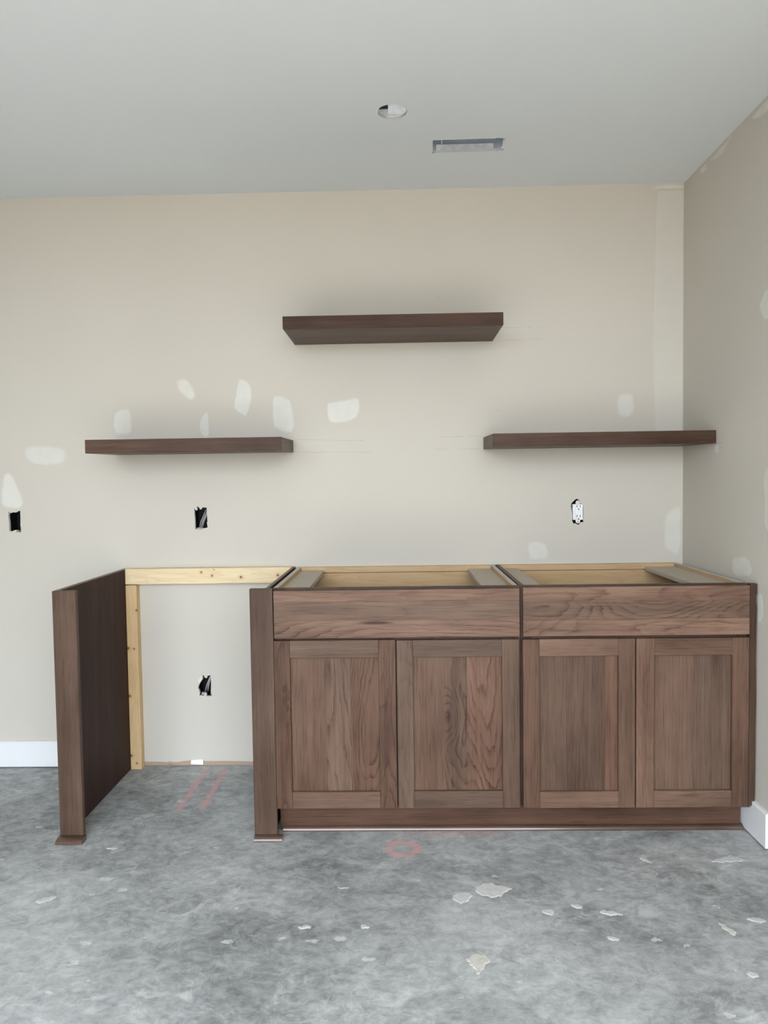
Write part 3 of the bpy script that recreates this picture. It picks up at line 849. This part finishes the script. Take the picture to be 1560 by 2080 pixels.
shelf('brown box shelf low on the left, over the black electrical box', -1.217, -0.452, 1.3715, 1.4235, 1.366, 1.4185, -0.314, 0.62, 0.1, (-0.835, -0.15, 1.368))
shelf('brown box shelf low on the right, meeting the right wall', 0.365, 1.212, 1.372, 1.423, 1.3675, 1.418, -0.314, 0.56, 0.25, (0.79, -0.15, 1.368))

# ------------------------------------------------------------------ electrical boxes in the wall
def shell(parent, x0, x1, y0, y1, z0, z1, mat, th=0.002, name='box'):
    """open fronted box, front at y0"""
    b = base(parent)
    bm = bmesh.new()
    for lim in ((x0, x1, y1 - th, y1, z0, z1), (x0, x0 + th, y0, y1, z0, z1), (x1 - th, x1, y0, y1, z0, z1), (x0, x1, y0, y1, z0, z0 + th), (x0, x1, y0, y1, z1 - th, z1)):
        add_box(bm, lim[0] - b.x, lim[1] - b.x, lim[2] - b.y, lim[3] - b.y, lim[4] - b.z, lim[5] - b.z)
    return link(name, bm, mat, parent)

def junction(label, x0, x1, z0, z1, cables, tabs):
    t = thing('electrical_box', label, 'electrical box', ((x0 + x1) / 2, 0.013, z0), 'open electrical boxes')
    shell(t, x0 - 0.004, x1 + 0.004, 0.013, 0.075, z0 - 0.004, z1 + 0.004, M['plastic_black'])
    for pts, r in cables:
        tube('cable', t, pts, r, M['cable_grey'])
    for lim in tabs:
        box('clamp', t, lim, M['cable_grey'], 0.0005)
    return t
junction('black electrical box with a torn mud patch above it, by the left picture edge', -1.706, -1.651, 1.041, 1.137,
         [([(-1.677, 0.050, 1.044), (-1.672, 0.040, 1.075), (-1.664, 0.035, 1.10), (-1.655, 0.05, 1.125)], 0.0042), ([(-1.668, 0.045, 1.044), (-1.660, 0.035, 1.07), (-1.655, 0.04, 1.095)], 0.0035)],
         [(-1.680, -1.670, 0.016, 0.04, 1.040, 1.049)])
junction('black electrical box with grey cables, under the left shelf', -0.890, -0.833, 1.044, 1.143,
         [([(-0.876, 0.030, 1.050), (-0.868, 0.022, 1.075), (-0.856, 0.022, 1.10), (-0.847, 0.035, 1.128)], 0.0022),
          ([(-0.869, 0.024, 1.050), (-0.858, 0.017, 1.078), (-0.847, 0.018, 1.103), (-0.838, 0.03, 1.125)], 0.0024),
          ([(-0.862, 0.024, 1.050), (-0.853, 0.018, 1.078), (-0.842, 0.02, 1.103), (-0.836, 0.03, 1.115)], 0.0022)],
         [(-0.884, -0.860, 0.016, 0.03, 1.044, 1.051)])
junction('black electrical box low on the wall inside the knee space', -0.890, -0.834, 0.312, 0.404,
         [([(-0.868, 0.030, 0.325), (-0.860, 0.020, 0.350), (-0.851, 0.018, 0.372), (-0.841, 0.030, 0.400)], 0.0030),
          ([(-0.858, 0.030, 0.325), (-0.853, 0.022, 0.348), (-0.847, 0.022, 0.372), (-0.840, 0.032, 0.396)], 0.0030)],
         [(-0.882, -0.868, 0.015, 0.03, 0.313, 0.322), (-0.842, -0.835, 0.014, 0.03, 0.313, 0.320)])

# torn paper beside the lowest box
skim('torn_paper', wall_back, pixels_on_back([(690, 400), (705, 440), (700, 500), (660, 570), (610, 645), (570, 640), (552, 600), (590, 540), (615, 470), (655, 440)], 17.33, 370, 1350), back3d, M['gypsum'], 0.001, 0.0015, 0.0012, 1.0, rnd)

# outlet without its cover plate
t = thing('wall_outlet', 'white duplex outlet without a cover plate, under the right shelf', 'outlet', (0.7663, 0.0, 1.05))
shell(t, 0.738, 0.794, 0.013, 0.07, 1.040, 1.155, M['plastic_black'], name='box')
OX0, OX1, OZ0, OZ1 = 0.7448, 0.7885, 1.0640, 1.1315
bm = bmesh.new()
bb = base(t)
add_box(bm, OX0 - bb.x, OX1 - bb.x, -0.004 - bb.y, 0.035 - bb.y, OZ0 - bb.z, OZ1 - bb.z, 0.0015)
link('body', bm, M['plastic_white'], t)
face = box('face', t, (OX0 + 0.0075, OX1 - 0.002, -0.0075, -0.0035, OZ0 + 0.001, OZ1 - 0.001), M['plastic_white'], 0.0012)
for zc in (1.1225, 1.0805):
    for dx, w in ((-0.0065, 0.0018), (0.0065, 0.0016)):
        box('slot', face, (0.7680 + dx - w, 0.7680 + dx + w, -0.0079, -0.0070, zc - 0.0045, zc + 0.0045), M['slot'], 0.0)
    bm = bmesh.new()
    r = bmesh.ops.create_cone(bm, cap_ends=True, segments=14, radius1=0.003, radius2=0.003, depth=0.001)
    for v in bm.verts:
        x, y, z = v.co
        v.co = Vector((0.7680 + x, -0.0076 + z, zc - 0.0120 + y)) - base(face)
    link('ground_hole', bm, M['slot'], face)
box('button', face, (0.7640, 0.7672, -0.0083, -0.0070, 1.0985, 1.1035), M['plastic_white'], 0.0004)
box('button', face, (0.7688, 0.7720, -0.0083, -0.0070, 1.0985, 1.1035), M['plastic_white'], 0.0004)
for zc, s in ((1.058, -1), (1.139, 1)):
    bm = bmesh.new()
    pts = []
    for i in range(13):
        a = PI * i / 12
        pts.append((0.7668 + 0.0095 * math.cos(a), zc + s * 0.0085 * math.sin(a)))
    pts = [(0.7668 + 0.0095, zc - s * 0.008)] + pts + [(0.7668 - 0.0095, zc - s * 0.008)]
    A = [bm.verts.new(Vector((u, -0.0012, v)) - base(t)) for u, v in pts]
    B = [bm.verts.new(Vector((u, 0.0004, v)) - base(t)) for u, v in pts]
    for i in range(len(pts)):
        j = (i + 1) % len(pts)
        bm.faces.new((A[i], A[j], B[j], B[i]))
    bm.faces.new(A)
    bm.faces.new(B)
    link('mounting_ear', bm, M['plastic_white'] if s < 0 else M['batt'], t)
box('screw', t, (0.7645, 0.7690, -0.0022, -0.0010, 1.0545, 1.0590), M['slot'], 0.0005)

# ------------------------------------------------------------------ ceiling openings
t = thing('vent_boot', 'galvanised duct boot inside the ragged slot in the ceiling', 'duct', (0.27, -0.372, H + 0.0102))
b = base(t)
bm = bmesh.new()
X0, X1, Y0, Y1 = 0.128, 0.418, -0.436, -0.312
for lim in ((X0, X1, Y1, Y1 + 0.002, H + 0.0102, H + 0.16), (X0, X1, Y0 - 0.002, Y0, H + 0.0102, H + 0.16), (X0 - 0.002, X0, Y0, Y1, H + 0.0102, H + 0.16), (X1, X1 + 0.002, Y0, Y1, H + 0.0102, H + 0.16), (X0, X1, Y0, Y1, H + 0.16, H + 0.162)):
    add_box(bm, *[v - b[i // 2] for i, v in enumerate(lim)])
link('boot_shell', bm, M['duct'], t)
box('boot_lit_band', t, (X0 + 0.030, X1 - 0.045, Y1 - 0.006, Y1, H + 0.0105, H + 0.034), M['duct_lit'], 0.001)  # added band, its pale colour stands for light on the lower boot wall
box('seam_tab', t, (0.178, 0.1815, Y1 - 0.004, Y1, H + 0.036, H + 0.058), M['batt'], 0.0)
t = thing('light_rough_in', 'white paper faced box behind the round hole cut in the ceiling', 'light fixture', (LX, LY, H + 0.0102))
b = base(t)
bm = bmesh.new()
X0, X1, Y0, Y1 = LX - 0.075, LX + 0.085, LY - 0.09, LY + 0.062
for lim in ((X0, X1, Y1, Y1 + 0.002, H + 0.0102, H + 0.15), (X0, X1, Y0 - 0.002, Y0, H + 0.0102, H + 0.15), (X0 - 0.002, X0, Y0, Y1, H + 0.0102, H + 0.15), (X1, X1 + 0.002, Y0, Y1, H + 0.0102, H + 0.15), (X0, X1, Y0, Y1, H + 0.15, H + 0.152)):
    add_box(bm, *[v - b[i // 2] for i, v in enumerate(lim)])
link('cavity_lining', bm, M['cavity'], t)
box('lit_liner_strip', t, (X0 + 0.001, -0.0197, Y1 - 0.006, Y1, H + 0.0105, H + 0.040), M['duct_lit'], 0.0005)  # added strip, painted pale as the lit lower part of the far lining
box('paper_faced_box', t, (-0.0195, LX + 0.084, LY + 0.035, LY + 0.061, H + 0.0105, H + 0.149), M['batt'], 0.001)

# ------------------------------------------------------------------ scraps at the foot of the wall
o = prism('card_scrap', None, [(-0.9315, 0.0085), (-0.8775, 0.0062), (-0.8770, 0.0300), (-0.9310, 0.0270)], 'y', -0.004, -0.0012, M['scrap'])
tag(o, 'small white drywall scrap leaning at the foot of the wall', 'scrap')
o = prism('wood_chip', None, [(-1.036, 0.0005), (-1.024, 0.0005), (-1.019, 0.010), (-1.028, 0.008)], 'y', -0.012, -0.004, M['plate'])
tag(o, 'tiny pale wood chip on the slab left of the drywall scrap', 'scrap')
